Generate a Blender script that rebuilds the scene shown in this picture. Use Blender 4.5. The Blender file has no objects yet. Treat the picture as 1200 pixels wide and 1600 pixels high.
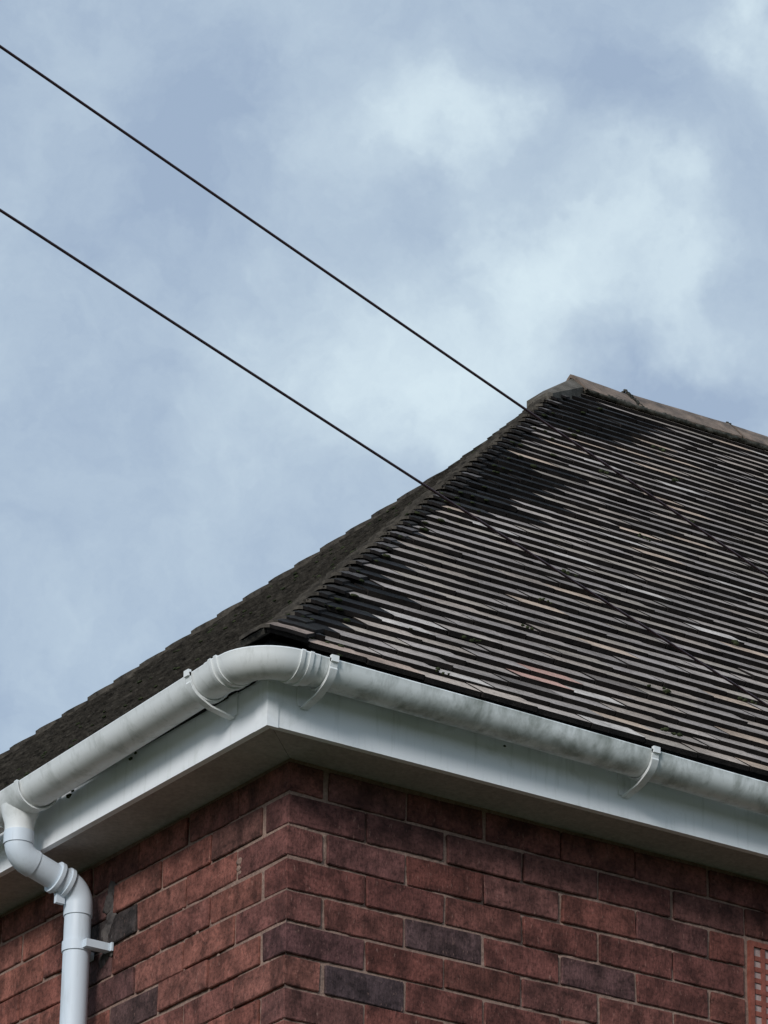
import bpy, bmesh, math, random
import numpy as np
from mathutils import Vector, Matrix, noise as mnoise

random.seed(7)
S = bpy.context.scene
C = S.collection
R = math.radians
H = 5.557                       # height of the first mortar bed below the soffit

# ------------------------------------------------------------------ camera
cam_d = bpy.data.cameras.new('camera')
cam = bpy.data.objects.new('camera', cam_d)
C.objects.link(cam)
rt = Vector((0.827536, -0.561241, 0.013863))
up = Vector((-0.243131, -0.336015, 0.909935))
fw = Vector((0.506034, 0.756374, 0.41452))
m = Matrix((rt, up, -fw)).transposed().to_4x4()
m.translation = Vector((-5.54933, -8.68566, H - 3.95675))
cam.matrix_world = m
cam_d.sensor_fit = 'VERTICAL'
cam_d.sensor_height = 36.0
cam_d.sensor_width = 27.0
cam_d.lens = 7211.43 / 1600 * 36.0
cam_d.clip_start = 0.1
cam_d.clip_end = 2000
S.camera = cam

# ------------------------------------------------------------------ sky and sun
SUN_EL, SUN_AZ = R(25), R(235)          # azimuth clockwise from +y: low light from behind the viewer
w = bpy.data.worlds.new('World')
S.world = w
w.use_nodes = True
nt = w.node_tree
for n in list(nt.nodes):
    nt.nodes.remove(n)


def N(tree, kind, **kw):
    n = tree.nodes.new(kind)
    for k, v in kw.items():
        if k == 'inp':
            for a, b in v.items():
                n.inputs[a].default_value = b
        else:
            setattr(n, k, v)
    return n


def math_node(tree, op, a, b=None, clamp=False):
    n = tree.nodes.new('ShaderNodeMath')
    n.operation = op
    n.use_clamp = clamp
    for i, v in enumerate((a, b)):
        if v is None:
            continue
        if hasattr(v, 'is_linked'):
            tree.links.new(v, n.inputs[i])
        else:
            n.inputs[i].default_value = v
    return n.outputs[0]


def mix_col(tree, fac, a, b, mode='MIX'):
    n = tree.nodes.new('ShaderNodeMix')
    n.data_type = 'RGBA'
    n.blend_type = mode
    n.clamp_factor = True
    for sock, v in ((n.inputs['Factor'], fac), (n.inputs[6], a), (n.inputs[7], b)):
        if hasattr(v, 'is_linked'):
            tree.links.new(v, sock)
        elif isinstance(v, (int, float)):
            sock.default_value = v
        else:
            sock.default_value = (*v, 1)
    return n.outputs[2]


def ramp(tree, src, stops, interp='LINEAR'):
    n = tree.nodes.new('ShaderNodeValToRGB')
    n.color_ramp.interpolation = interp
    e = n.color_ramp.elements
    while len(e) < len(stops):
        e.new(0.5)
    for k, (p, c) in enumerate(stops):
        e[k].position = p
        e[k].color = (c, c, c, 1) if isinstance(c, (int, float)) else (*c, 1)
    tree.links.new(src, n.inputs[0])
    return n.outputs[0]


def tex_noise(tree, vec, scale, detail=4, rough=.55, dist=0.0, lac=2.0):
    n = tree.nodes.new('ShaderNodeTexNoise')
    n.inputs['Scale'].default_value = scale
    n.inputs['Detail'].default_value = detail
    n.inputs['Roughness'].default_value = rough
    n.inputs['Distortion'].default_value = dist
    n.inputs['Lacunarity'].default_value = lac
    if vec is not None:
        tree.links.new(vec, n.inputs['Vector'])
    return n


sky = N(nt, 'ShaderNodeTexSky', sky_type='NISHITA', sun_disc=False,
        sun_elevation=SUN_EL, sun_rotation=SUN_AZ)
tc = N(nt, 'ShaderNodeTexCoord')
dirv = tc.outputs['Generated']
# warp the direction a little, so cloud edges are ragged
wn = tex_noise(nt, dirv, 16, 6, .6)
sub = N(nt, 'ShaderNodeVectorMath', operation='SUBTRACT')
nt.links.new(wn.outputs['Color'], sub.inputs[0])
sub.inputs[1].default_value = (.5, .5, .5)
scl = N(nt, 'ShaderNodeVectorMath', operation='SCALE')
nt.links.new(sub.outputs[0], scl.inputs[0])
scl.inputs['Scale'].default_value = .075
add = N(nt, 'ShaderNodeVectorMath', operation='ADD')
nt.links.new(dirv, add.inputs[0])
nt.links.new(scl.outputs[0], add.inputs[1])
warped = add.outputs[0]
big = tex_noise(nt, dirv, 5.0, 3, .5)
fine = tex_noise(nt, warped, 22, 7, .56)
wisp = tex_noise(nt, warped, 62, 5, .6, .4)
cl = math_node(nt, 'ADD', math_node(nt, 'MULTIPLY', big.outputs['Fac'], .18),
               math_node(nt, 'ADD', math_node(nt, 'MULTIPLY', fine.outputs['Fac'], .42), math_node(nt, 'MULTIPLY', wisp.outputs['Fac'], .15)))
# single clouds and darker gaps, each where it stands in the sky
CLOUDS = [((.5023, .7109, .4923), .013, .26), ((.5212, .7159, .4645), .017, .34), ((.5102, .7384, .4410), .024, .24),
          ((.5341, .7008, .4729), .014, .17), ((.5430, .6700, .5060), .013, .38), ((.5474, .6980, .4617), .015, .22),
          ((.4762, .7575, .4466), .022, .14), ((.4784, .7322, .4848), .010, .09), ((.4900, .7200, .4920), .016, .08),
          ((.4560, .7480, .4800), .026, -.10), ((.5520, .7050, .4420), .014, -.19), ((.4321, .7669, .4745), .034, -.07),
          ((.5250, .6890, .4990), .010, -.10), ((.4500, .7750, .4420), .026, .03), ((.5010, .7250, .4730), .010, -.08)]
for d, rad, amt in CLOUDS:
    dn = N(nt, 'ShaderNodeVectorMath', operation='DISTANCE')
    nt.links.new(warped, dn.inputs[0])
    dn.inputs[1].default_value = d
    q = math_node(nt, 'DIVIDE', dn.outputs['Value'], rad)
    g = math_node(nt, 'POWER', 2.718, math_node(nt, 'MULTIPLY', math_node(nt, 'MULTIPLY', q, q), -1.0))
    cl = math_node(nt, 'ADD', cl, math_node(nt, 'MULTIPLY', g, amt))
K = 10.0
GREY = (.244 * K, .312 * K, .412 * K)
PALE = (.490 * K, .580 * K, .625 * K)
cfac = ramp(nt, cl, [(.27, 0.0), (.44, .36), (.68, 1.0)])
cloud = mix_col(nt, cfac, GREY, PALE)
skyc = mix_col(nt, .93, sky.outputs[0], cloud)
bg = N(nt, 'ShaderNodeBackground', inp={'Strength': .1})
nt.links.new(skyc, bg.inputs['Color'])
wo = N(nt, 'ShaderNodeOutputWorld')
nt.links.new(bg.outputs[0], wo.inputs['Surface'])

sd = bpy.data.lights.new('sun', 'SUN')
sd.energy = 1.5
sd.angle = R(15)
sd.color = (1, .975, .95)
so = bpy.data.objects.new('sun', sd)
C.objects.link(so)
dv = Vector((math.sin(SUN_AZ) * math.cos(SUN_EL), math.cos(SUN_AZ) * math.cos(SUN_EL), math.sin(SUN_EL)))
so.rotation_euler = (-dv).to_track_quat('-Z', 'Y').to_euler()
so.location = (-20, -10, 30)

vs = S.view_settings
vs.view_transform = 'Standard'
vs.look = 'None'
vs.exposure = 0.55
vs.gamma = 1.0
vs.use_curve_mapping = False


# ------------------------------------------------------------------ materials
def mat(name):
    mt = bpy.data.materials.new(name)
    mt.use_nodes = True
    t = mt.node_tree
    b = t.nodes['Principled BSDF']
    return mt, t, b


def bump(t, b, height, strength, dist):
    n = t.nodes.new('ShaderNodeBump')
    n.inputs['Strength'].default_value = strength
    n.inputs['Distance'].default_value = dist
    t.links.new(height, n.inputs['Height'])
    t.links.new(n.outputs[0], b.inputs['Normal'])


def own_colour(t, src):
    if src == 'object':
        return t.nodes.new('ShaderNodeObjectInfo').outputs['Color']
    a = t.nodes.new('ShaderNodeAttribute')
    a.attribute_name = 'tone'
    return a.outputs['Color']


def pos(t):
    return t.nodes.new('ShaderNodeNewGeometry').outputs['Position']


def scaled_pos(t, s):
    n = t.nodes.new('ShaderNodeVectorMath')
    n.operation = 'MULTIPLY'
    t.links.new(pos(t), n.inputs[0])
    n.inputs[1].default_value = s
    return n.outputs[0]


def brick_mat(src):
    mt, t, b = mat('brick_clay_' + src)
    c = own_colour(t, src)
    p = pos(t)
    n1 = tex_noise(t, p, 17, 5, .62)
    n2 = tex_noise(t, p, 95, 5, .7)
    n3 = tex_noise(t, scaled_pos(t, (1, 1, .35)), 150, 3, .6)
    dark = ramp(t, n1.outputs['Fac'], [(.38, .45), (.62, 1.12)])
    c = mix_col(t, 1.0, c, dark, 'MULTIPLY')
    # kiln marks: bands of another tone across the length of a brick
    to = t.nodes.new('ShaderNodeTexCoord')
    sx = t.nodes.new('ShaderNodeSeparateXYZ')
    t.links.new(to.outputs['Object'], sx.inputs[0])
    oi = t.nodes.new('ShaderNodeObjectInfo')
    cb = t.nodes.new('ShaderNodeCombineXYZ')
    t.links.new(math_node(t, 'MULTIPLY', math_node(t, 'ADD', sx.outputs[0], sx.outputs[1]), 13.0), cb.inputs[0])
    t.links.new(math_node(t, 'MULTIPLY', oi.outputs['Random'], 60.0), cb.inputs[1])
    t.links.new(math_node(t, 'MULTIPLY', n1.outputs['Fac'], .8), cb.inputs[2])
    kn = tex_noise(t, cb.outputs[0], 1.0, 1, .4)
    c = mix_col(t, 1.0, c, ramp(t, kn.outputs['Fac'], [(.38, .74), (.44, 1.0), (.57, 1.0), (.62, 1.14)]), 'MULTIPLY')
    n5 = tex_noise(t, scaled_pos(t, (1, 1, 2.2)), 42, 6, .75)
    c = mix_col(t, .75, c, ramp(t, n5.outputs['Fac'], [(.32, .30), (.43, .92), (.6, 1.0), (.72, 1.28)]), 'MULTIPLY')
    spk = ramp(t, n2.outputs['Fac'], [(.34, .45), (.5, 1.0), (.66, 1.28)])
    c = mix_col(t, .85, c, spk, 'MULTIPLY')
    wear = ramp(t, n3.outputs['Fac'], [(.63, 0.0), (.76, .5)])
    c = mix_col(t, wear, c, (.42, .25, .2))
    # pale salts and mortar smears
    n4 = tex_noise(t, p, 9, 6, .7, .6)
    sm = ramp(t, n4.outputs['Fac'], [(.62, 0.0), (.80, .22)])
    c = mix_col(t, sm, c, (.33, .2, .17))
    t.links.new(c, b.inputs['Base Color'])
    b.inputs['Roughness'].default_value = .88
    b.inputs['Specular IOR Level'].default_value = .25
    hgt = math_node(t, 'ADD', math_node(t, 'MULTIPLY', n2.outputs['Fac'], .6), n3.outputs['Fac'])
    bump(t, b, hgt, .55, .006)
    return mt


def mortar_mat():
    mt, t, b = mat('lime_mortar')
    p = pos(t)
    n1 = tex_noise(t, p, 6, 5, .6)
    n2 = tex_noise(t, p, 120, 4, .7)
    c = mix_col(t, n1.outputs['Fac'], (.17, .10, .082), (.42, .295, .235))
    c = mix_col(t, .8, c, ramp(t, n2.outputs['Fac'], [(.3, .5), (.7, 1.25)]), 'MULTIPLY')
    t.links.new(c, b.inputs['Base Color'])
    b.inputs['Roughness'].default_value = .95
    b.inputs['Specular IOR Level'].default_value = .15
    bump(t, b, n2.outputs['Fac'], .6, .004)
    return mt


def tile_mat(src):
    mt, t, b = mat('roof_tile_top_' + src)
    c = own_colour(t, src)
    p = pos(t)
    n1 = tex_noise(t, p, 7, 6, .65)
    n2 = tex_noise(t, p, 110, 5, .7)
    n3 = tex_noise(t, p, 28, 4, .6)
    c = mix_col(t, 1.0, c, ramp(t, n1.outputs['Fac'], [(.36, .62), (.64, 1.15)]), 'MULTIPLY')
    c = mix_col(t, .8, c, ramp(t, n2.outputs['Fac'], [(.32, .5), (.68, 1.35)]), 'MULTIPLY')
    lic = ramp(t, n3.outputs['Fac'], [(.60, 0.0), (.70, .55)])
    c = mix_col(t, lic, c, (.055, .06, .05))
    t.links.new(c, b.inputs['Base Color'])
    b.inputs['Roughness'].default_value = .82
    b.inputs['Specular IOR Level'].default_value = .08
    bump(t, b, n2.outputs['Fac'], .5, .003)
    return mt


def plain_mat(name, c1, c2, scale=12, rough=.8, bumpv=.3, spec=.3, bs=80):
    mt, t, b = mat(name)
    p = pos(t)
    n1 = tex_noise(t, p, scale, 5, .6)
    n2 = tex_noise(t, p, bs, 4, .65)
    c = mix_col(t, ramp(t, n1.outputs['Fac'], [(.3, 0.0), (.7, 1.0)]), c1, c2)
    c = mix_col(t, .5, c, ramp(t, n2.outputs['Fac'], [(.3, .6), (.7, 1.3)]), 'MULTIPLY')
    t.links.new(c, b.inputs['Base Color'])
    b.inputs['Roughness'].default_value = rough
    b.inputs['Specular IOR Level'].default_value = spec
    if bumpv:
        bump(t, b, n2.outputs['Fac'], bumpv, .004)
    return mt


def plastic_mat(name, base, dirt, lo, hi, stretch=(2.2, 2.2, 1), rough=.38):
    """white PVC with weathering: soft grime, thin streaks, specks"""
    mt, t, b = mat(name)
    p = scaled_pos(t, stretch)
    n1 = tex_noise(t, p, 5.5, 6, .62, .3)
    n2 = tex_noise(t, pos(t), 160, 3, .6)
    n3 = tex_noise(t, scaled_pos(t, (26, 26, 3)), 2.0, 4, .6)
    f = ramp(t, n1.outputs['Fac'], [(lo, 0.0), (hi, .85)])
    c = mix_col(t, f, base, dirt)
    st = ramp(t, n3.outputs['Fac'], [(.55, 0.0), (.75, .35)])
    c = mix_col(t, st, c, dirt)
    sp = ramp(t, n2.outputs['Fac'], [(.74, 0.0), (.80, .3)])
    c = mix_col(t, sp, c, (.16, .17, .13))
    t.links.new(c, b.inputs['Base Color'])
    rr = ramp(t, n1.outputs['Fac'], [(.3, rough), (.7, rough + .25)])
    t.links.new(rr, b.inputs['Roughness'])
    b.inputs['Specular IOR Level'].default_value = .45
    bump(t, b, n1.outputs['Fac'], .08, .01)
    return mt


M = dict(
    brick_o=brick_mat('object'), brick_a=brick_mat('attribute'), mortar=mortar_mat(),
    tile_o=tile_mat('object'), tile_a=tile_mat('attribute'),
    tail=plain_mat('mossy_shaded_tile_edge', (.012, .011, .011), (.026, .022, .020), 18, .95, .4, .04),  # tile tails: shade between the courses painted in along with the moss
    hipm=plain_mat('mossy_hip_edge', (.022, .020, .018), (.105, .092, .076), 26, .95, .8, .04),
    deck=plain_mat('roof_felt', (.012, .012, .013), (.02, .019, .019), 10, .9, .1, .1),
    ridge=plain_mat('weathered_ridge_clay', (.085, .068, .056), (.26, .19, .145), 15, .85, .4),
    cap=plain_mat('hip_mortar', (.07, .062, .05), (.17, .15, .125), 14, .9, .6, .1),
    rmort=plain_mat('mossy_ridge_mortar', (.012, .015, .012), (.095, .092, .078), 16, .95, .8, .1, 60),
    moss=plain_mat('roof_moss', (.018, .024, .012), (.06, .07, .035), 30, .95, .8, .05, 140),
    gutter=plastic_mat('weathered_white_pvc_gutter', (.80, .83, .82), (.17, .195, .16), .44, .68),
    gutter_l=plastic_mat('clean_white_pvc_gutter', (.80, .82, .815), (.32, .34, .31), .53, .80),
    pipe=plastic_mat('white_pvc_pipe', (.66, .73, .80), (.36, .39, .38), .60, .87, (2, 2, .6)),
    fascia=plastic_mat('white_fascia', (.86, .885, .90), (.50, .53, .50), .60, .88, (1.5, 1.5, 2)),
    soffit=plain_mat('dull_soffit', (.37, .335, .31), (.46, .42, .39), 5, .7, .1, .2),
    cable=plain_mat('black_cable_sheath', (.045, .018, .024), (.06, .03, .036), 20, .55, 0, .4),
    clay=plain_mat('terracotta_clay', (.20, .060, .042), (.30, .095, .068), 20, .85, .4),
    mesh=plain_mat('pale_insect_mesh', (.33, .23, .215), (.44, .33, .30), 30, .9, .2),
    cement=plain_mat('dark_cement', (.05, .045, .045), (.16, .14, .13), 25, .95, .8, .1, 70),
    ground=plain_mat('rough_grass_ground', (.035, .05, .02), (.075, .08, .04), 1.2, .95, .3, .1, 9),
    paving=plain_mat('pale_bounce_paving', (.17, .16, .15), (.27, .255, .235), 2.5, .9, .3, .2, 40),
)


# ------------------------------------------------------------------ object helpers
def tag(o, label=None, cat=None, group=None, kind=None):
    if label:
        o['label'] = label
    if cat:
        o['category'] = cat
    if group:
        o['group'] = group
    if kind:
        o['kind'] = kind
    return o


def empty(name, loc):
    o = bpy.data.objects.new(name, None)
    o.empty_display_size = .2
    o.location = loc
    C.objects.link(o)
    return o


def wloc(o):
    v = Vector(o.location)
    while o.parent:
        o = o.parent
        v += Vector(o.location)
    return v


def link(name, me, parent=None, at=None, mats=None, smooth=None):
    """link a mesh whose vertices are in world coordinates (at=None), or place a shared local mesh at a world point"""
    if mats:
        for x in mats:
            me.materials.append(x)
    o = bpy.data.objects.new(name, me)
    C.objects.link(o)
    off = wloc(parent) if parent else Vector((0, 0, 0))
    if parent:
        o.parent = parent
    if at is None:
        c = Vector((0, 0, 0))
        if len(me.vertices):
            co = np.empty(len(me.vertices) * 3, dtype=np.float32)
            me.vertices.foreach_get('co', co)
            co = co.reshape(-1, 3)
            c = Vector([float(x) for x in (co.min(0) + co.max(0)) / 2])
            me.transform(Matrix.Translation(-c))
        o.location = c - off
    else:
        o.location = Vector(at) - off
    if smooth is not None:
        me.polygons.foreach_set('use_smooth', [True] * len(me.polygons))
        if smooth < 180:
            me.set_sharp_from_angle(angle=R(smooth))
    return o


def mesh_from(name, verts, faces):
    me = bpy.data.meshes.new(name)
    me.from_pydata([tuple(v) for v in verts], [], faces)
    me.update()
    return me


class MB:
    """collects pieces for one mesh"""
    def __init__(self):
        self.v, self.f, self.mi, self.col = [], [], [], []

    def add(self, verts, faces, mi=0, col=None):
        k = len(self.v)
        self.v += [tuple(x) for x in verts]
        for i, f in enumerate(faces):
            self.f.append(tuple(k + j for j in f))
            self.mi.append(mi[i] if isinstance(mi, (list, tuple)) else mi)
            self.col.append(col or (1, 1, 1))

    def box(self, a, b, mi=0, col=None):
        (x0, y0, z0), (x1, y1, z1) = a, b
        vs_ = [(x0, y0, z0), (x1, y0, z0), (x1, y1, z0), (x0, y1, z0), (x0, y0, z1), (x1, y0, z1), (x1, y1, z1), (x0, y1, z1)]
        self.add(vs_, [(0, 3, 2, 1), (4, 5, 6, 7), (0, 1, 5, 4), (1, 2, 6, 5), (2, 3, 7, 6), (3, 0, 4, 7)], mi, col)

    def tube(self, path, r, n=16, caps=True, mi=0):
        path = [Vector(p) for p in path]
        rr = r if isinstance(r, (list, tuple)) else [r] * len(path)
        rings = []
        t0 = (path[1] - path[0]).normalized()
        ref = Vector((0, 0, 1)) if abs(t0.z) < .9 else Vector((0, 1, 0))
        nx = t0.cross(ref).normalized()
        verts, faces = [], []
        for i, p in enumerate(path):
            if i == 0:
                t = t0
            elif i == len(path) - 1:
                t = (path[i] - path[i - 1]).normalized()
            else:
                t = ((path[i] - path[i - 1]).normalized() + (path[i + 1] - path[i]).normalized()).normalized()
            nx = (nx - t * nx.dot(t)).normalized()
            ny = t.cross(nx)
            for k in range(n):
                a = 2 * math.pi * k / n
                verts.append(p + (nx * math.cos(a) + ny * math.sin(a)) * rr[i])
        for i in range(len(path) - 1):
            for k in range(n):
                faces.append((i * n + k, i * n + (k + 1) % n, (i + 1) * n + (k + 1) % n, (i + 1) * n + k))
        if caps:
            faces.append(tuple(range(n - 1, -1, -1)))
            faces.append(tuple((len(path) - 1) * n + k for k in range(n)))
        self.add(verts, faces, mi)

    def sweep(self, profile, frames, closed=True, mi=0):
        """profile [(out, up)], frames [(origin, out_vector)]"""
        n = len(profile)
        verts, faces = [], []
        for o, ov in frames:
            for a, b in profile:
                verts.append(Vector(o) + Vector(ov) * a + Vector((0, 0, b)))
        for i in range(len(frames) - 1):
            for k in range(n if closed else n - 1):
                faces.append((i * n + k, i * n + (k + 1) % n, (i + 1) * n + (k + 1) % n, (i + 1) * n + k))
        if closed:
            faces.append(tuple(range(n - 1, -1, -1)))
            faces.append(tuple((len(frames) - 1) * n + k for k in range(n)))
        self.add(verts, faces, mi)

    def mesh(self, name, tone=False):
        me = mesh_from(name, self.v, self.f)
        me.polygons.foreach_set('material_index', self.mi)
        if tone:
            at = me.attributes.new('tone', 'FLOAT_COLOR', 'FACE')
            at.data.foreach_set('color', [x for c in self.col for x in (*c, 1.0)])
        bm = bmesh.new()
        bm.from_mesh(me)
        bmesh.ops.recalc_face_normals(bm, faces=bm.faces)
        bm.to_mesh(me)
        bm.free()
        return me

    def build(self, name, mats, parent=None, smooth=None, tone=False):
        return link(name, self.mesh(name, tone), parent, None, mats if isinstance(mats, list) else [mats], smooth)


# ------------------------------------------------------------------ ground
g = MB()
n = 24
vv = [((i - n / 2) * 40, (j - n / 2) * 40, -.004 - .3 * (abs(i - n / 2) > 2 or abs(j - n / 2) > 2) * (0.5 + 0.5 * mnoise.noise(Vector((i * .4, j * .4, 1))))) for j in range(n + 1) for i in range(n + 1)]
ff = [(j * (n + 1) + i, j * (n + 1) + i + 1, (j + 1) * (n + 1) + i + 1, (j + 1) * (n + 1) + i) for j in range(n) for i in range(n)]
g.add(vv, ff)
tag(g.build('ground', M['ground']), 'rough grassy ground around the brick house', kind='structure')
g = MB()  # unseen paving, added to bounce light up onto the soffit
g.box((-1.6, -1.6, -.05), (10.6, 0, .03))
g.box((-1.6, 0, -.05), (0, 7.6, .03))
tag(g.build('bounce_paving', M['paving']), 'unseen paving along the foot of the brick walls, added to bounce light', kind='structure')

# ------------------------------------------------------------------ house
house = tag(empty('brick_house', (0, 0, 0)), 'red brick house with dark tiled hipped roof and white fascia boards', 'house')
LB, CP, JT = .2310, .0810, .0080        # brick pitch, course pitch, joint
WX, WY = 9.24, 6.20
SOF = H + .088


def mortar_wall(name, right):
    """wall core, with an uneven bed of mortar on the part near the roof corner"""
    b = MB()
    t = .018
    if right:
        b.box((t, t, 0), (WX, .24, SOF + .1))
        b.box((t, WY - .24, 0), (WX, WY, SOF + .1))
        b.box((WX - .24, .24, 0), (WX, WY - .24, SOF + .1))
    else:
        b.box((t, .245, 0), (.24, WY - .245, SOF + .1))
    st = .0065
    n1, z0, z1 = int(1.95 / st), H - .95, H + .088
    n2 = int((z1 - z0) / st)
    verts = []
    for j in range(n2 + 1):
        z = z0 + (z1 - z0) * j / n2
        for i in range(n1 + 1):
            u = .004 + st * i
            q = Vector((u, 0, z)) if right else Vector((0, u, z))
            d = .0062 + .0105 * mnoise.noise(q * 3.4 + Vector((3, 1, 7))) + .0036 * mnoise.noise(q * 17) + .0022 * mnoise.noise(q * 60)
            d = min(max(d, .0050), .0165)
            if i == 0:
                d = .004
            verts.append((u, d, z) if right else (d, u, z))
    faces = [(j * (n1 + 1) + i, j * (n1 + 1) + i + 1, (j + 1) * (n1 + 1) + i + 1, (j + 1) * (n1 + 1) + i) for j in range(n2) for i in range(n1)]
    if not right:
        faces = [f[::-1] for f in faces]
    b.add(verts, faces)
    me = mesh_from(name, b.v, b.f)
    return link(name, me, house, None, [M['mortar']])


wall_r = mortar_wall('wall', True)
wall_l = mortar_wall('wall', False)

# air brick opening: a terracotta grille three courses high
AX0, AX1, AZ0, AZ1 = 1.391, 1.609, H - .081 * 4 + .004, H - .081 - .006


def brick_mesh(lx, ly, lz, seed):
    rnd = random.Random(seed)
    bm = bmesh.new()
    bmesh.ops.create_cube(bm, size=1)
    for v in bm.verts:
        v.co = Vector((v.co.x * lx, v.co.y * ly, v.co.z * lz)) + Vector((rnd.uniform(-1, 1) * .0022, rnd.uniform(-1, 1) * .0010, rnd.uniform(-1, 1) * .0021))
    bmesh.ops.bevel(bm, geom=list(bm.edges), offset=.0024, segments=1, affect='EDGES', profile=.5)
    me = bpy.data.meshes.new('brick')
    bm.to_mesh(me)
    bm.free()
    me.materials.append(M['brick_o'])
    me.polygons.foreach_set('use_smooth', [True] * len(me.polygons))
    me.set_sharp_from_angle(angle=R(30))
    return me


BL, BD, BH = LB - JT, .102, CP - JT
STR = [brick_mesh(BL, BD, BH, k) for k in range(8)]          # along x
STY = [brick_mesh(BD, BL, BH, 20 + k) for k in range(8)]     # along y
HALF = brick_mesh(LB / 2 - JT - .004, BD, BH, 55)

REDS = [(.205, .072, .060), (.218, .078, .062), (.190, .068, .059), (.228, .084, .066), (.200, .073, .064), (.212, .070, .056), (.180, .066, .060), (.218, .086, .072)]
PURPLE_ = (.085, .052, .058)
BLUE = (.100, .058, .058)
DARKS = {('r', 3, 3): BLUE, ('r', 5, 1): (.082, .053, .056), ('r', 3, 7): (.12, .06, .058), ('r', 0, 0): (.150, .062, .055),
         ('r', 0, 2): (.155, .066, .058), ('r', 4, 0): (.13, .058, .056), ('r', 1, 1): (.19, .08, .072), ('l', 1, 0): (.172, .068, .058), ('l', 3, 0): (.182, .072, .061),
         ('r', 4, 6): (.165, .066, .056), ('l', 4, 5): (.10, .055, .052), ('r', 1, 9): (.15, .062, .056),
         ('l', 0, 7): (.12, .06, .055), ('l', 1, 6): (.06, .048, .046), ('l', 2, 7): (.12, .062, .058), ('l', 3, 6): (.13, .06, .055), ('r', 7, 3): (.11, .055, .055), ('l', 6, 3): (.12, .06, .055)}


def brick_colour(side, k, u):
    c = DARKS.get((side, k, u))
    if c:
        return c
    rnd = random.Random(hash((side == 'r', k, u, 5)) & 0xffff)
    c = rnd.choice(REDS)
    c = tuple(.5 * a_ + .5 * b_ for a_, b_ in zip(c, (.205, .075, .062)))
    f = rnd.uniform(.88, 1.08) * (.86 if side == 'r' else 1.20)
    if rnd.random() < .07:
        c, f = (.165, .070, .062), rnd.uniform(.85, 1.1)
    c = (c[0], c[1], c[2] * .97)
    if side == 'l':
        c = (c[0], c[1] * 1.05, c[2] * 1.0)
    return tuple(x * f for x in c)


def put_brick(me, parent, x, y, z, col):
    o = link('brick', me, parent, (x, y, z))
    o.color = (*col, 1)
    o.rotation_euler = (random.gauss(0, .004), random.gauss(0, .006), random.gauss(0, .003))
    return o


rest = MB()
near = set()
for k in range(-1, 68):
    zc = H - (k + .5) * CP
    odd = k % 2 != 0
    individual = k <= 9
    # right facade, along x; u in half bricks
    # corner brick
    if not odd:                       # stretcher shown on the right, header on the left
        if individual:
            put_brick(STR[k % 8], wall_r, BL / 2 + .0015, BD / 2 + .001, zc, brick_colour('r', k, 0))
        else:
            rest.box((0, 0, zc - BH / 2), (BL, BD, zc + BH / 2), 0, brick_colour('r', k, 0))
        u_r, u_l = 2, 1
    else:                             # header on the right, stretcher on the left
        if individual:
            put_brick(STY[k % 8], wall_l, BD / 2 + .001, BL / 2 + .0015, zc, brick_colour('l', k, 0))
        else:
            rest.box((0, 0, zc - BH / 2), (BD, BL, zc + BH / 2), 0, brick_colour('l', k, 0))
        u_r, u_l = 1, 2
    u = u_r
    while u * LB / 2 < WX - .05:
        x0 = u * LB / 2 + JT * .0
        x1 = min(x0 + BL, WX)
        zb, zt = zc - BH / 2, zc + BH / 2
        # leave the air brick opening free (k 1..3)
        if 1 <= k <= 3 and x0 < AX1 and x1 > AX0:
            if x0 < AX0 - .03:          # half brick beside the grille
                o = put_brick(HALF, wall_r, (x0 + AX0 - .012) / 2, BD / 2, zc, brick_colour('r', k, u))
                o.scale.x = (AX0 - .012 - x0) / (LB / 2 - JT - .004)
            elif x1 > AX1 + .03:
                o = put_brick(HALF, wall_r, (x1 + AX1 + .012) / 2, BD / 2, zc, brick_colour('r', k, u))
                o.scale.x = (x1 - AX1 - .012) / (LB / 2 - JT - .004)
            u += 2
            continue
        if individual and u <= 14:
            j = random.uniform(-.003, .003)
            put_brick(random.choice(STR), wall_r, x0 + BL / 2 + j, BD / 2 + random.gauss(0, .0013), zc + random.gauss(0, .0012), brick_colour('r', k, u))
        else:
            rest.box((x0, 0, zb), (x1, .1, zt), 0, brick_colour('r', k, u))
        u += 2
    u = u_l
    while u * LB / 2 < WY - .05:
        y0 = u * LB / 2
        y1 = min(y0 + BL, WY)
        if individual and u <= 15:
            j = random.uniform(-.003, .003)
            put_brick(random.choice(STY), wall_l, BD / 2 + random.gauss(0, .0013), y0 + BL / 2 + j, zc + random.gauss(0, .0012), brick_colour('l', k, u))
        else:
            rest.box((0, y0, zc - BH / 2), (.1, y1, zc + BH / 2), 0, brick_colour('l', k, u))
        u += 2
tag(rest.build('brick_courses', [M['brick_a']], house, None, True), kind='stuff')

# mortar dabs and the rough patch beside the downpipe
def lump(b, c, r, seed, squash=(1, 1, 1), sub=2, mi=0):
    bm = bmesh.new()
    bmesh.ops.create_icosphere(bm, subdivisions=sub, radius=1)
    vs_ = []
    for v in bm.verts:
        f = 1 + .45 * mnoise.noise(v.co * 1.7 + Vector((seed * 3.1, seed, 0))) + .2 * mnoise.noise(v.co * 4 + Vector((seed, 0, 5)))
        vs_.append((c[0] + v.co.x * r * f * squash[0], c[1] + v.co.y * r * f * squash[1], c[2] + v.co.z * r * f * squash[2]))
    b.add(vs_, [tuple(x.index for x in f.verts) for f in bm.faces], mi)
    bm.free()


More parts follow.
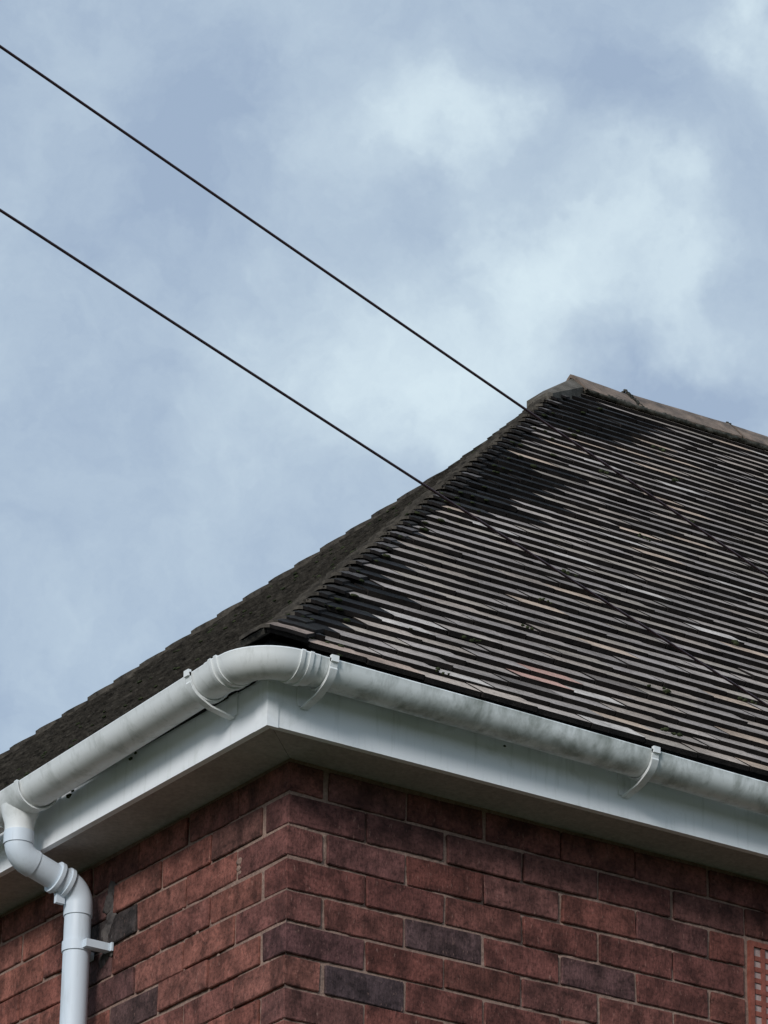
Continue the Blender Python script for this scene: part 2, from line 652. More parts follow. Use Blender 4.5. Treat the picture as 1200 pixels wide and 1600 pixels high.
dab = MB()
for i, (y, z, r) in enumerate([(.216, -.112, .012), (.219, -.130, .009), (.214, -.142, .006), (.40, -.245, .008), (.47, -.165, .006), (.30, -.33, .007), (.62, -.09, .007), (.12, -.085, .007)]):
    lump(dab, (.002, y, H + z), r, i, (.18, 1.1, .9))
dab.build('mortar_dab', M['mortar'], house, 180)
pat = MB()
for i, (y, z, r) in enumerate([(.82, -.01, .022), (.83, -.04, .028), (.81, -.06, .018), (.815, -.09, .026), (.835, -.115, .03), (.81, -.14, .016), (.825, -.17, .022), (.85, -.19, .02), (.80, -.105, .014)]):
    lump(pat, (.004, y, H + z), r, i + 31, (.3, .9, 1.1), 3)
pat.build('cement_patch', M['cement'], house, 180)

# air brick
ab = tag(empty('air_brick', (AX0, 0, AZ0)), 'terracotta')
ab.parent = house
del ab['label']
fr = MB()
e = .014
fr.box((AX0, -.005, AZ0), (AX0 + e, .06, AZ1))
fr.box((AX1 - e, -.005, AZ0), (AX1, .06, AZ1))
fr.box((AX0 + e, -.0045, AZ1 - e), (AX1 - e, .06, AZ1))
fr.box((AX0 + e, -.0045, AZ0), (AX1 - e, .06, AZ0 + e))
fr.build('air_brick_frame', M['clay'], ab)
nx_, nz_ = 6, 7
ix0, ix1, iz0, iz1 = AX0 + e, AX1 - e, AZ0 + e, AZ1 - e
for i in range(1, nx_):
    x = ix0 + (ix1 - ix0) * i / nx_
    b = MB()
    b.box((x - .0062, -.002, iz0), (x + .0062, .03, iz1))
    b.build('lattice_bar', M['clay'], ab)
for j in range(1, nz_):
    z = iz0 + (iz1 - iz0) * j / nz_
    b = MB()
    b.box((ix0, -.0008, z - .0062), (ix1, .0292, z + .0062))
    b.build('lattice_bar', M['clay'], ab)
b = MB()
b.box((ix0, .002, iz0), (ix1, .006, iz1))
b.build('backing_mesh', M['mesh'], ab)

# soffit, fascia
O = .176
FT, FB = H + .245, H + .074
x1, y1 = WX + O, WY + O
b = MB()
zi, zo = SOF, SOF + .01


def prism(b, poly, za, zb, mi=0):
    k = len(poly)
    vs_ = [(*p, za) for p in poly] + [(*p, zb) for p in poly]
    b.add(vs_, [tuple(range(k - 1, -1, -1)), tuple(range(k, 2 * k))] + [(i, (i + 1) % k, k + (i + 1) % k, k + i) for i in range(k)], mi)


fi = O - .018
b = MB()
prism(b, [(-fi, -fi), (x1 - .018, -fi), (WX + .1, .1), (.1, .1)], zi, zo)
b.build('soffit', M['soffit'], house)
b = MB()
prism(b, [(-fi, -fi - .0 + .002), (.1, .102), (.1, WY + .1), (-fi, y1 - .018)], zi, zo)
b.build('soffit', M['soffit'], house)
b = MB()
prism(b, [(-O, -O), (x1, -O), (x1, -fi), (-fi, -fi)], FB, FT)
b.build('fascia_board', M['fascia'], house)
b = MB()
prism(b, [(-O, -O + .0005), (-fi, -fi + .0005), (-fi, y1), (-O, y1)], FB, FT)
b.build('fascia_board', M['fascia'], house)
# corner cover strip, an L of thin plastic proud of both boards
b = MB()
q, a_, t_ = O, .052, .003
prism(b, [(-q - t_, -q - t_), (-q + a_ * .55, -q - t_), (-q + a_ * .55, -q - .0005), (-q - .0005, -q - .0005), (-q - .0005, -q + a_), (-q - t_, -q + a_)], FB - .003, FT)
b.build('fascia_corner_trim', M['fascia'], house)
# dark tilting fillet above the fascia
b = MB()
prism(b, [(-O + .004, -O + .004), (x1, -O + .004), (x1, -O + .03), (-O + .03, -O + .03), (-O + .03, y1), (-O + .004, y1)], FT, H + .292)
b.build('tilting_fillet', M['deck'], house)

# ------------------------------------------------------------------ roof
ROOF_H = 3.35                                  # half width, eave to ridge
TH = math.atan2(.885, 1.0)
CT, ST = math.cos(TH), math.sin(TH)
EX0, EX1, EY0, EY1 = -.25, WX + .25, -.25, -.25 + 2 * ROOF_H
EZ = H + .25
AP = -.25 + ROOF_H                             # apex x and y
APZ = EZ + ROOF_H * .885
S0, GA, TT = .045, .0857, .0131                # first tail, gauge, tile thickness
TL = ROOF_H / CT
NC = int((TL - S0 - .05) / GA)
TW = .1655
DK = .105


def deck():
    b = MB()
    d = DK
    e0 = (-.19, -.19)
    z0 = EZ + .06 * .885 - d
    xe, ye = EX1 - .06, EY1 - .06
    v = [(-.19, -.19, z0), (xe, -.19, z0), (xe, ye, z0), (-.19, ye, z0), (AP, AP, APZ - d), (EX1 - ROOF_H, AP, APZ - d)]
    b.add(v, [(0, 1, 5, 4), (1, 2, 5), (2, 3, 4, 5), (3, 0, 4), (0, 3, 2, 1)])
    return b.build('roof', M['deck'], house)


roof = deck()
TILT = math.atan(TT / GA)
# local tile: x across, y up the slope, z out of the tile; origin on the top face's tail centre
def tile_verts(wd, seed, ln=.20):
    rnd = random.Random(seed)
    cam_ = rnd.uniform(.0004, .0016)
    j = [rnd.uniform(-.0011, .0011) for _ in range(8)]
    vs_, fs, mi = [], [], []
    ys = [0.0, ln * .35, ln]
    cz = [-.0, cam_, 0]
    for iy, y in enumerate(ys):
        for sx in (-1, 1):
            vs_.append((sx * wd / 2, y + (j[0] if sx < 0 else j[1]) * (iy == 0), cz[iy] + (j[2] if sx < 0 else j[3]) * .35 * (iy == 0)))
    for iy, y in enumerate(ys):
        for sx in (-1, 1):
            vs_.append((sx * wd / 2, y + (j[4] if sx < 0 else j[5]) * (iy == 0), cz[iy] - TT))
    fs = [(0, 1, 3, 2), (2, 3, 5, 4), (6, 8, 9, 7), (8, 10, 11, 9), (0, 6, 7, 1), (0, 2, 8, 6), (2, 4, 10, 8), (1, 7, 9, 3), (3, 9, 11, 5)]
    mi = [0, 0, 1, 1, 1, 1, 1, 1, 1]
    return vs_, fs, mi


def tile_frame(plane):
    a = TH - TILT
    if plane == 'R':
        return Matrix(((1, 0, 0), (0, math.cos(a), -math.sin(a)), (0, math.sin(a), math.cos(a))))
    # L plane: downslope towards -x; across runs along -y
    return Matrix(((0, math.cos(a), -math.sin(a)), (-1, 0, 0), (0, math.sin(a), math.cos(a))))


FR = {'R': tile_frame('R'), 'L': tile_frame('L')}


def tail_point(plane, across, k):
    s = S0 + k * GA
    h = .0
    if plane == 'R':
        return Vector((across, EY0 + s * CT, EZ + s * ST + h))
    return Vector((EX0 + s * CT, across, EZ + s * ST + h))


def corner_lift(k, d):
    # the lowest courses kick up at the corner
    return (.026, .016, .008, .003)[k] * math.exp(-max(d, 0) / .28) if k < 4 else 0.0


GREYS = [(.41, .365, .34), (.44, .39, .36), (.38, .34, .32), (.43, .38, .335), (.46, .395, .35), (.40, .36, .345), (.35, .315, .298)]


def sag_l(d):
    # the left-hand slope dips away from the near hip
    return -.055 * min(max(d, 0) / .75, 1.0)


def dark_reach(k):
    """how far from the hip the black, moss-grown tiles reach in this course (m)"""
    f = k / NC
    r = .15 + .10 * mnoise.noise(Vector((k * .33, 2.0, 0))) + .09 * mnoise.noise(Vector((k * 1.1, 7.0, 0)))
    if 2 <= k <= 8:
        r += .05
    if 24 <= k <= 33:
        r = .33 + .06 * math.sin(k * 1.9) + (k - 24) * .006
    if 11 <= k <= 22 or 35 <= k <= 41:
        r -= .07
    if 42 <= k <= 48:
        r += .34
    return max(r, .02)


def tile_colour(plane, k, x, d):
    rnd = random.Random(hash((plane == 'R', k, int(x * 1000))) & 0xfffff)
    v = mnoise.noise(Vector((x * .9, k * .11, 3)))
    if plane == 'L':
        f = rnd.uniform(.4, .8)
        return (.26 * f, .24 * f, .21 * f)
    if d < dark_reach(k) + rnd.uniform(-.04, .04):
        f = rnd.uniform(.6, 1.4) * (.45 if 24 <= k <= 34 or 2 <= k <= 8 else 1)
        return (.030 * f, .030 * f, .032 * f)
    if k == 0 and d < .45:
        return (.50, .38, .31)
    c = rnd.choice(GREYS)
    f = .98 + .38 * v + rnd.uniform(-.10, .08)
    q = rnd.random()
    if k in (3, 4) and abs(x - .80) < .083:
        return (.54, .33, .27)
    if q < .04:
        return (.60, .54, .49)
    if q < .10:
        return (.52, .40, .31)
    if q < .11:
        f *= .55
    return (c[0] * f * .93, c[1] * f * .90, c[2] * f * .86)


tiles = {'R': [], 'L': []}
for plane in 'RL':
    for k in range(NC + 1):
        s = S0 + k * GA
        lo = -.25 + s * CT
        hi = (EX1 if plane == 'R' else EY1) - s * CT
        off = (TW / 2 if k % 2 else 0) + random.uniform(-.012, .012)
        a = -.25 + off - TW
        while a < hi:
            c = a + TW / 2
            if c + TW / 2 > lo + .02 and c - TW / 2 < hi - .02:
                tiles[plane].append((k, c, lo, hi))
            a += TW

shared_r = []
for i in range(10):
    vs_, fs, mi = tile_verts(TW - .004, 300 + i)
    me = mesh_from('roof_tile', vs_, fs)
    me.polygons.foreach_set('material_index', mi)
    me.materials.append(M['tile_o'])
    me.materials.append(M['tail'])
    bm = bmesh.new(); bm.from_mesh(me); bmesh.ops.recalc_face_normals(bm, faces=bm.faces); bm.to_mesh(me); bm.free()
    shared_r.append(me)


def clipped(vs_, fs, mi, plane_pts):
    bm = bmesh.new()
    vv_ = [bm.verts.new(v) for v in vs_]
    for f, i_ in zip(fs, mi):
        ff_ = bm.faces.new([vv_[q] for q in f])
        ff_.material_index = i_
    for co, no in plane_pts:
        r_ = bmesh.ops.bisect_plane(bm, geom=list(bm.verts) + list(bm.edges) + list(bm.faces), plane_co=co, plane_no=no, clear_outer=True)
        ed = [e_ for e_ in r_['geom_cut'] if isinstance(e_, bmesh.types.BMEdge)]
        if ed:
            try:
                hf = bmesh.ops.holes_fill(bm, edges=ed)
                for f in hf['faces']:
                    f.material_index = 1
            except Exception:
                pass
    bm.verts.ensure_lookup_table()
    idx = {v: i_ for i_, v in enumerate(bm.verts)}
    out = ([tuple(v.co) for v in bm.verts], [tuple(idx[v] for v in f.verts) for f in bm.faces], [f.material_index for f in bm.faces])
    bm.free()
    return out


NI = 0
mass = MB()
R2 = 1 / math.sqrt(2)
for plane in 'RL':
    for k, c, lo, hi in tiles[plane]:
        rnd = random.Random(hash((k, round(c, 3), plane == 'R')) & 0xfffff)
        dist_hip = c - lo
        p = tail_point(plane, c, k)
        p.z += corner_lift(k, dist_hip) + rnd.gauss(0, .0007)
        if plane == 'R':
            p.y += rnd.gauss(0, .0022)
            rot = FR['R'] @ Matrix.Rotation(rnd.gauss(0, .006), 3, 'X') @ Matrix.Rotation(rnd.gauss(0, .003), 3, 'Z') @ Matrix.Rotation(rnd.gauss(0, .0035), 3, 'Y')
        else:
            p.z += sag_l(dist_hip)
            p.x += rnd.gauss(0, .0022)
            rot = FR['L'] @ Matrix.Rotation(rnd.gauss(0, .012), 3, 'X') @ Matrix.Rotation(rnd.gauss(0, .008), 3, 'Z') @ Matrix.Rotation(rnd.gauss(0, .008), 3, 'Y')
        col = tile_colour(plane, k, c, dist_hip)
        cut = c - TW / 2 < lo + .20 or c + TW / 2 > hi - .20
        # the lowest right-hand courses face the viewer largest: single tiles
        right_edge = 1.55 + k * .085
        single = plane == 'R' and NI < 298 and c < right_edge and k < 30
        if single and not cut:
            o = link('roof_tile', shared_r[rnd.randrange(10)], roof, p)
            o.rotation_euler = rot.to_euler()
            o.color = (*col, 1)
            NI += 1
            continue
        vs_, fs, mi = tile_verts(TW - .004, rnd.randrange(99999))
        wv = [rot @ Vector(v) + p for v in vs_]
        if cut:
            # trim at the hips (45 degrees in plan)
            if plane == 'R':
                cl_ = [(Vector((EX0 + .004, EY0, 0)), Vector((-R2, R2, 0))), (Vector((EX1 - .004, EY0, 0)), Vector((R2, R2, 0)))]
            else:
                cl_ = [(Vector((EX0, EY0 + .004, 0)), Vector((R2, -R2, 0))), (Vector((EX0, EY1 - .004, 0)), Vector((R2, R2, 0)))]
            wv, fs, mi = clipped(wv, fs, mi, cl_)
            if len(fs) < 4:
                continue
        if single:
            me = mesh_from('roof_tile', wv, fs)
            me.polygons.foreach_set('material_index', mi)
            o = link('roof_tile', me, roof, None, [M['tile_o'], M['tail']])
            bm = bmesh.new(); bm.from_mesh(me); bmesh.ops.recalc_face_normals(bm, faces=bm.faces); bm.to_mesh(me); bm.free()
            o.color = (*col, 1)
            NI += 1
        else:
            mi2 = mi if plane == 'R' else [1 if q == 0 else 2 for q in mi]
            mass.add(wv, fs, mi2, col)
me = mass.mesh('roof_tiles', True)
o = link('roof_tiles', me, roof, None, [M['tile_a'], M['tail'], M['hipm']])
mi_fix = [0] * len(me.polygons)
me.polygons.foreach_get('material_index', mi_fix)
tag(o, kind='stuff')


# hip tiles: bonnets wrapped round the hip, one for each course
def bonnet(k, far=False, rnd=None):
    s = S0 + k * GA
    c = EX0 + s * CT
    a = TH - TILT
    z = EZ + s * ST + (.012 if far else .0012) + rnd.gauss(0, .0012) + corner_lift(k, 0)
    wd_r = rnd.uniform(.035, .075) if k > 1 else .12
    wd_l = rnd.uniform(.10, .15)
    rho = .028
    ln = .135
    tt = .0080 if not far else .024 + rnd.uniform(0, .008)
    def line(cc, zz):
        # plan polyline round the corner, from the right plane's wing to the left plane's wing
        pts = [(cc + wd_r, cc, zz), (cc + wd_r * .5, cc - .001, zz + .001), (cc + rho, cc, zz)]
        for i in range(1, 4):
            t_ = i / 4 * math.pi / 2
            pts.append((cc + rho - rho * math.sin(t_), cc + rho - rho * math.cos(t_), zz + .002))
        pts += [(cc, cc + rho, zz), (cc - .001, cc + wd_l * .5, zz + .001), (cc, cc + wd_l, zz)]
        return pts
    t0 = line(c - .006, z)
    t1 = line(c - .006 + ln * math.cos(a), z + ln * math.sin(a))
    n_ = len(t0)
    dn = Vector((0, 0, -tt / math.cos(a)))
    vs_ = [Vector(p) for p in t0] + [Vector(p) for p in t1] + [Vector(p) + dn for p in t0] + [Vector(p) + dn for p in t1]
    fs, mi = [], []
    for i in range(n_ - 1):
        fs.append((i, i + 1, n_ + i + 1, n_ + i)); mi.append(0)
        fs.append((2 * n_ + i, 3 * n_ + i, 3 * n_ + i + 1, 2 * n_ + i + 1)); mi.append(1)
        fs.append((i, 2 * n_ + i, 2 * n_ + i + 1, i + 1)); mi.append(1 if (i < 3) else 2)
    fs.append((0, n_, 3 * n_, 2 * n_)); mi.append(1)
    fs.append((n_ - 1, 3 * n_ - 1, 4 * n_ - 1, 2 * n_ - 1)); mi.append(2)
    if far:                       # mirror to the hip at the back of the left-hand slope
        vs_ = [Vector((v.x, EY0 + EY1 - v.y, v.z - .055)) for v in vs_]
        fs = [f[::-1] for f in fs]
    me = mesh_from('hip_tile', vs_, fs)
    me.polygons.foreach_set('material_index', mi)
    bm = bmesh.new(); bm.from_mesh(me); bmesh.ops.recalc_face_normals(bm, faces=bm.faces); bm.to_mesh(me); bm.free()
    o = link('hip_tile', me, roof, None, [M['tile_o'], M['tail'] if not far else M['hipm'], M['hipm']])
    f = rnd.uniform(.7, 1.3)
    base = (.030, .027, .025)
    if not far and k == 0:
        base = (.40, .31, .26)
    elif not far and rnd.random() < .3:
        base = (.15, .135, .13)
    o.color = (*(x * f for x in base), 1)
    return o


rb = random.Random(99)
for k in range(NC - 1):
    bonnet(k, False, rb)
for k in range(NC - 3):
    bonnet(k, True, rb)

# ridge: angled clay tiles with mossy bedding
RW, RT = .096, .014                                       # leg length in plan, thickness
RZ = APZ + .026                                           # crown of the ridge tiles


def ridge_tile(xa, xb, seed):
    rnd = random.Random(seed)
    b = MB()
    k_ = 1.12
    prof = []
    for i in range(-5, 6):
        o_ = RW * i / 5
        prof.append((o_, -(math.sqrt(o_ * o_ + .014 ** 2) - .014) * k_))
    pr = prof + [(p[0] * .93, p[1] - RT) for p in prof[::-1]]
    dz, tl = rnd.gauss(0, .003), rnd.gauss(0, .006)
    fr_ = []
    for i in range(7):
        x = xa + (xb - xa) * i / 6
        fr_.append(((x, AP + tl * .5, RZ + dz + tl * i / 6 + rnd.gauss(0, .0007)), (0, -1, 0)))
    b.sweep(pr, fr_)
    return b.build('ridge_tile', M['ridge'], roof, 50)


xs = [AP + .01, AP + .26, AP + .72, AP + 1.18, AP + 1.64, AP + 2.10, AP + 2.56, EX1 - ROOF_H + .05]
for i in range(len(xs) - 1):
    ridge_tile(xs[i] + .004, xs[i + 1] - .007, i)


def zr(x, y, lift):
    return RZ + lift - max(abs(AP - y), AP - x) * .885


# the cap over the top of the hips
b = MB()
hl = .30
hf = .10
P2 = [(AP + .03, AP), (AP + .045, AP - .06), (AP - hl + .022, AP - hl), (AP - hl, AP - hl), (AP - hl, AP - hl + .085), (AP - .10, AP), (AP - hf, AP + hf - .04), (AP - hf, AP + hf), (AP - hf + .03, AP + hf), (AP + .045, AP + .06)]
tv = [(x, y, zr(min(x, AP), y, -.006)) for x, y in P2]
bv = [(x, y, z - .045) for x, y, z in tv]
fs = [(0, 3, 2, 1), (0, 5, 4, 3), (0, 7, 6, 5), (0, 9, 8, 7)]
b.add(tv + bv, fs + [(i, (i + 1) % 10, 10 + (i + 1) % 10, 10 + i) for i in range(1, 9)])
b.build('hip_cap', M['cap'], roof)

# rough bedding under the front edge of the ridge and round the cap
rm = MB()


def fillet(pts, r0, seed, sq=.8):
    """a ragged rope of mortar along a line"""
    nn = 10
    vs_, fs = [], []
    for i, p in enumerate(pts):
        for k_ in range(nn):
            a_ = 2 * math.pi * k_ / nn
            q = Vector((p[0] * 38, a_ * 1.1 + seed, p[2] * 20))
            r = r0 * (1 + .55 * mnoise.noise(q) + .55 * mnoise.noise(q * 2.7) + .3 * mnoise.noise(q * 6.1))
            vs_.append((p[0] + .2 * r * mnoise.noise(q * 3), p[1] + math.cos(a_) * r, p[2] + math.sin(a_) * r * sq))
    for i in range(len(pts) - 1):
        for k_ in range(nn):
            fs.append((i * nn + k_, i * nn + (k_ + 1) % nn, (i + 1) * nn + (k_ + 1) % nn, (i + 1) * nn + k_))
    rm.add(vs_, fs)


nS = 620
fillet([(xs[0] + (xs[-1] - xs[0]) * i / nS, AP - RW + .012, RZ - .097) for i in range(nS + 1)], .013, 3)
fillet([(xs[0] + (xs[-1] - xs[0]) * i / nS, AP - RW - .006, RZ - .104) for i in range(nS + 1)], .009, 8)
rnd = random.Random(4)
for xj in xs[1:-1]:
    for i in range(46):
        o_ = RW * (1 - (i / 46) ** .8 * 1.1)
        lump(rm, (xj + rnd.uniform(-.012, .010) * (.5 + o_ / RW), AP - o_, RZ + .014 - abs(o_) * 1.11 - .002), rnd.uniform(.003, .0075), rnd.random() * 99, (1.2, .9, .7), 1)
rm.build('ridge_mortar', M['rmort'], roof, 180)
# moss clumps and litter caught on the slope
ms = MB()
rnd = random.Random(12)


def on_slope(x, s, h=.004):
    return (x, EY0 + s * CT, EZ + s * ST + h)


for (x, s) in [(.63, .52), (1.60, .68), (1.50, 1.55), (.94, .80), (1.25, .55), (2.2, 2.3), (2.5, 3.1), (1.05, .16), (.34, .13), (2.9, 3.3), (1.95, 1.3), (3.1, 3.75), (2.62, 2.75), (1.2, 1.15)]:
    for i in range(5):
        lump(ms, on_slope(x + rnd.gauss(0, .016), s + rnd.gauss(0, .010)), rnd.uniform(.003, .008), rnd.random() * 99, (1.2, 1, .8), 1)
for i in range(70):                                      # tufts along the near hip
    k = rnd.randrange(NC)
    s = S0 + k * GA
    d = abs(rnd.gauss(0, .10)) + .02
    lump(ms, on_slope(EX0 + s * CT + d, s - .004, .0), rnd.uniform(.003, .007), rnd.random() * 99, (2.2, .8, .7), 1)
for i in range(130):
    k = rnd.randrange(NC)
    s = S0 + k * GA
    d = rnd.uniform(.0, min(1.9, (EY1 - EY0 - 2 * s * CT) * .8))
    lump(ms, (EX0 + s * CT - .002, EY0 + s * CT + d, EZ + s * ST + sag_l(d) - .003), rnd.uniform(.003, .007), rnd.random() * 99, (.8, 2.2, .7), 1)
tag(ms.build('moss', M['moss'], roof, 180), kind='stuff')

# ------------------------------------------------------------------ gutter
GC, GR = .250, .0525
GB = .018                                                 # corner bend half-size


def gz_r(x):
    return H + .217 - .0100 * max(x, -.25)


def gz_l(y):
    return H + .218 - .026 * max(y, -.15)


gut = tag(empty('gutter', (-GC, -GC, H + .21)), 'white half-round plastic gutter turning the house corner below the roof tiles', 'gutter')


def half_profile(r, th=.0032, lip=True):
    pr = []
    n_ = 14
    for i in range(n_ + 1):
        t_ = math.pi * i / n_
        pr.append((math.cos(t_) * r, -math.sin(t_) * r))
    if lip:
        pr = [(r - .006, .003), (r + .0005, .004), (r + .0025, .001), (r + .001, -.003)] + pr[1:]
    for i in range(n_ + 1):
        t_ = math.pi * (n_ - i) / n_
        pr.append((math.cos(t_) * (r - th), -math.sin(t_) * (r - th)))
    return pr


def run_frames(a, b_, side, n_=2):
    fr_ = []
    for i in range(n_ + 1):
        u = a + (b_ - a) * i / n_
        if side == 'R':
            fr_.append(((u, -GC, gz_r(u)), (0, -1, 0)))
        else:
            fr_.append(((-GC, u, gz_l(u)), (-1, 0, 0)))
    return fr_


def sag(fr_, amp, seed):
    return [((o_[0], o_[1], o_[2] + amp * mnoise.noise(Vector((o_[0] * 1.3 + seed, o_[1] * 1.3, 0)))), v_) for o_, v_ in fr_]


b = MB(); b.sweep(half_profile(GR), sag(run_frames(-.135, WX + .25, 'R', 40), .003, 3)); b.build('gutter_channel', M['gutter'], gut, 40)
b = MB(); b.sweep(half_profile(GR), sag(run_frames(-.135, .80, 'L', 12), .002, 9)); b.build('gutter_channel', M['gutter_l'], gut, 40)
b = MB(); b.sweep(half_profile(GR), run_frames(.93, WY + .25, 'L', 20)); b.build('gutter_channel', M['gutter_l'], gut, 40)
# bend: arc round a centre inside the corner
b = MB()
rc = .085
cx = cy = -GC + rc
fr_ = [((-.115, -GC, gz_r(-.13)), (0, -1, 0)), ((-.14, -GC, gz_r(-.14)), (0, -1, 0))]
for i in range(13):
    t_ = math.pi / 2 * i / 12
    dx, dy = -math.sin(t_), -math.cos(t_)
    fr_.append(((cx + dx * rc, cy + dy * rc, H + .2185), (dx, dy, 0)))
fr_ += [((-GC, -.13, gz_l(-.13)), (-1, 0, 0)), ((-GC, -.095, gz_l(-.1)), (-1, 0, 0))]
b.sweep(half_profile(GR + .0028), fr_)
b.build('gutter_corner', M['gutter_l'], gut, 50)


def band(side, u, wd, r, name='union_clip', mt='gutter_l'):
    b = MB()
    b.sweep(half_profile(r, .004), run_frames(u - wd / 2, u + wd / 2, side, 1))
    return b.build(name, M[mt], gut, 50)


for side, u in (('R', -.152), ('L', -.136)):
    band(side, u - .012, .010, GR + .0070)
    band(side, u + .012, .010, GR + .0070)


def bracket(side, u):
    """half cup with a gusset leg down to a plate on the fascia"""
    z = (gz_r if side == 'R' else gz_l)(u)
    wd = .020
    b = MB()
    b.sweep(half_profile(GR + .0055, .004), run_frames(u - wd / 2, u + wd / 2, side, 1))
    def bx(o0, o1, z0, z1, w0=wd / 2):
        # out from the wall corner (distance from fascia line), heights
        if side == 'R':
            b.box((u - w0, -o1, z0), (u + w0, -o0, z1))
        else:
            b.box((-o1, u - w0, z0), (-o0, u + w0, z1))
    bx(O + .0005, O + .0045, z - .078, z + .004, .019)       # plate
    bx(GC + GR + .002, GC + GR + .011, z - .006, z + .010)   # front clip
    # leg: a curved strap from the front of the cup to the foot of the plate
    pa = [(GC + GR * math.cos(R(a_)) * 1.10, z - GR * math.sin(R(a_)) * 1.10) for a_ in (18, 34, 50, 64)]
    pa += [(GC - .006, z - .067), (O + .020, z - .077), (O + .003, z - .080)]
    th = .0045
    vs_, fs = [], []
    for (o_, zz) in pa:
        for w_ in (-wd / 2, wd / 2):
            for dz in (0, -th):
                vs_.append((u + w_, -o_ + dz * .4, zz + dz) if side == 'R' else (-o_ + dz * .4, u + w_, zz + dz))
    for i in range(len(pa) - 1):
        k_ = i * 4
        fs += [(k_, k_ + 2, k_ + 6, k_ + 4), (k_ + 1, k_ + 5, k_ + 7, k_ + 3), (k_, k_ + 4, k_ + 5, k_ + 1), (k_ + 2, k_ + 3, k_ + 7, k_ + 6)]
    b.add(vs_, fs + [(0, 1, 3, 2), (len(vs_) - 4, len(vs_) - 2, len(vs_) - 1, len(vs_) - 3)])
    return b.build('gutter_bracket', M['gutter_l'], gut, 40)


for u in (-.078, .868, 1.85, 2.85, 3.85):
    bracket('R', u)
for u in (-.026, 1.9, 2.8):
    bracket('L', u)

# running outlet over the downpipe
OY = .860
b = MB()
b.sweep(half_profile(GR + .0045, .004), run_frames(OY - .078, OY + .078, 'L', 2))
zc = gz_l(OY)
b.tube([(-GC, OY, zc - .030), (-GC, OY, zc - .055), (-GC, OY, zc - .075), (-GC, OY, zc - .1)], [.050, .044, .0375, .0365], 24)
b.build('gutter_outlet', M['gutter_l'], gut, 50)
band('L', OY - .080, .012, GR + .0085)
band('L', OY + .080, .012, GR + .0085)

# leaf litter stuck between gutter and fascia on the left
lit = MB()
rnd = random.Random(8)
for y in (.70, .715, .43, .40):
    lump(lit, (-O - .012 + rnd.uniform(-.006, .004), y, gz_l(y) - .030 + rnd.uniform(-.006, .006)), rnd.uniform(.004, .008), rnd.random() * 50, (.7, 1.6, .8), 1)
for x in (.50,):
    lump(lit, (x, -O - .010, gz_r(x) - .030 + rnd.uniform(-.008, .004)), rnd.uniform(.003, .005), rnd.random() * 50, (1.4, .7, .8), 1)
tag(lit.build('leaf_litter', M['moss'], gut, 180), kind='stuff')

# ------------------------------------------------------------------ downpipe
PX, PR = -.070, .0340
dp = tag(empty('downpipe', (PX, OY, 0.03)), 'white round plastic downpipe with offset bends running down the left brick wall', 'downpipe')


def arc_path(p0, p1, p2, r, n_=8):
    """rounded corner at p1"""
    p0, p1, p2 = Vector(p0), Vector(p1), Vector(p2)
    a_, c_ = (p0 - p1).normalized(), (p2 - p1).normalized()
    ang = a_.angle(c_)
    d = r / math.tan(ang / 2)
    s_, e_ = p1 + a_ * d, p1 + c_ * d
    ctr = p1 + (a_ + c_).normalized() * (r / math.sin(ang / 2))
    out = []
    v0, v1 = s_ - ctr, e_ - ctr
    tot = v0.angle(v1)
    ax = v0.cross(v1).normalized()
    for i in range(n_ + 1):
        out.append(ctr + Matrix.Rotation(tot * i / n_, 3, ax) @ v0)
    return out


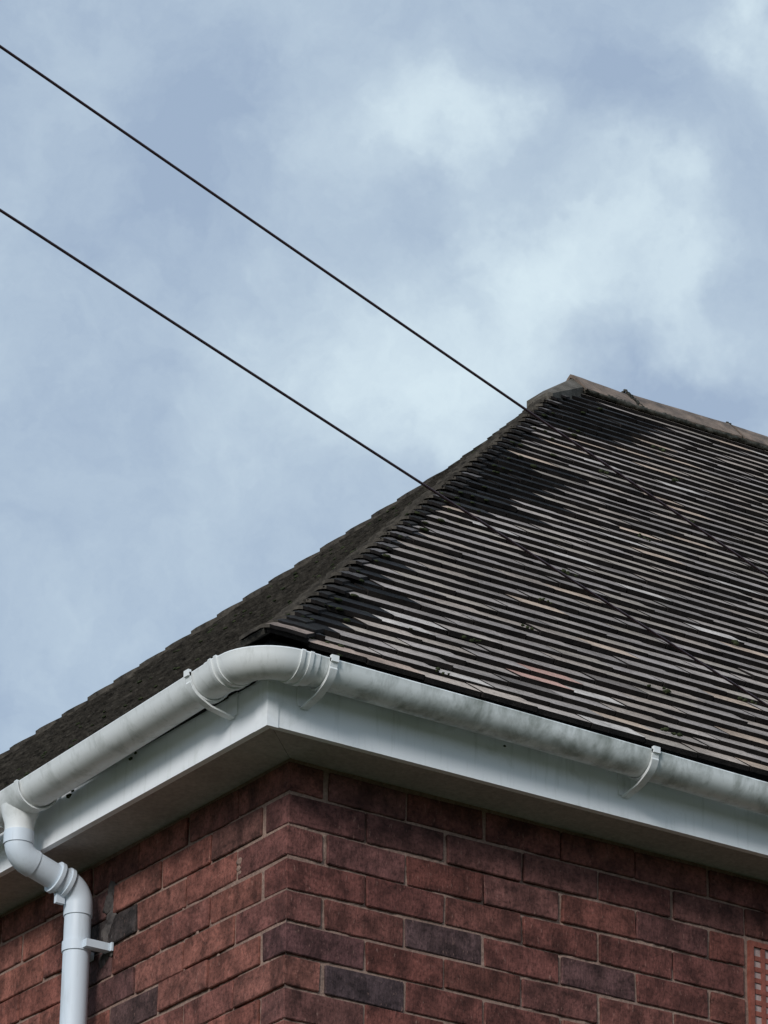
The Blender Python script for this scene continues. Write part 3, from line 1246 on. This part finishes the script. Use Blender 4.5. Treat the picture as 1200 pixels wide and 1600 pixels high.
ZT = gz_l(OY)
B1 = Vector((-GC, OY, H + .040))
B2 = Vector((PX, OY, H - .018))
dg = (B2 - B1).normalized()
top = Vector((-GC, OY, ZT - .078))
u1 = arc_path(top, B1, B2, .048)
u2 = arc_path(B1, B2, (PX, OY, 0), .052)
b = MB(); b.tube([(-GC, OY, ZT - .095), (-GC, OY, ZT - .128)], .0385, 28); b.build('pipe_socket', M['pipe'], dp, 50)
b = MB(); b.tube([top - Vector((0, 0, .04))] + u1 + [u1[-1] + dg * .012], .0362, 28); b.build('upper_bend', M['pipe'], dp, 50)
b = MB(); b.tube([u1[-1] - dg * .01, u2[0] + dg * .01], PR, 28); b.build('offset_pipe', M['pipe'], dp, 50)
b = MB(); b.tube([u2[0] - dg * .030] + [u2[0]] + u2[1:] + [u2[-1] - Vector((0, 0, .030))], .0368, 28); b.build('lower_bend', M['pipe'], dp, 50)
for d_ in (-.034, -.004):
    b = MB(); b.tube([u2[0] + dg * (d_ - .005), u2[0] + dg * (d_ + .005)], .0425, 28); b.build('socket_ring', M['pipe'], dp, 50)
b = MB()
q_ = u2[0] + dg * -.02
b.box((q_.x - .012, q_.y - .006, q_.z - .062), (q_.x + .012, q_.y + .006, q_.z - .036))
b.build('socket_lug', M['pipe'], dp)
b = MB(); b.tube([(PX, OY, u2[-1].z - .02), (PX, OY, 2.5), (PX, OY, .05)], PR, 28); b.build('pipe', M['pipe'], dp, 50)
for zc in (H - .168, H - 1.9, H - 3.6):
    b = MB()
    b.tube([(PX, OY, zc - .013), (PX, OY, zc + .013)], .0372, 28)
    b.box((PX - .004, OY - .056, zc - .010), (-.001, OY - .030, zc + .010))
    b.box((PX - .004, OY + .030, zc - .010), (-.001, OY + .056, zc + .010))
    b.box((-.006, OY - .064, zc - .011), (-.0005, OY - .0565, zc + .011))
    b.build('pipe_clip', M['pipe'], dp, 50)

# ------------------------------------------------------------------ overhead cables
def cable(L, Rr, name, label, r):
    L, Rr = Vector(L), Vector(Rr)
    L.z += H; Rr.z += H
    pts = []
    for i in range(61):
        t_ = -3.5 + 4.5 * i / 60
        p = L.lerp(Rr, t_)
        u_ = min(max(t_, 0), 1)
        p.z -= .012 * 4 * u_ * (1 - u_) * 0.6
        pts.append(p)
    root = tag(empty(name, pts[-1]), label, 'cable', 'overhead cables running to the house')
    b = MB(); b.tube(pts, r, 10); b.build('cable_line', M['cable'], root, 180)
    b = MB(); b.tube([pts[-1] + Vector((-.03, -.006, .02)), pts[-1] + Vector((-.01, -.012, .0)), pts[-1] + Vector((0, .008, -.004))], .006, 8); b.build('cable_hook', M['cable'], root, 180)


cable((-1.785, -1.669, .652), (3.433, -.182, .144), 'overhead_cable', 'upper black cable, crossing the roof edge just below the ridge end', .0031)
cable((-1.779, -1.695, .276), (2.416, -.182, .148), 'overhead_cable', 'lower black cable, crossing the roof edge halfway down the hip', .0031)
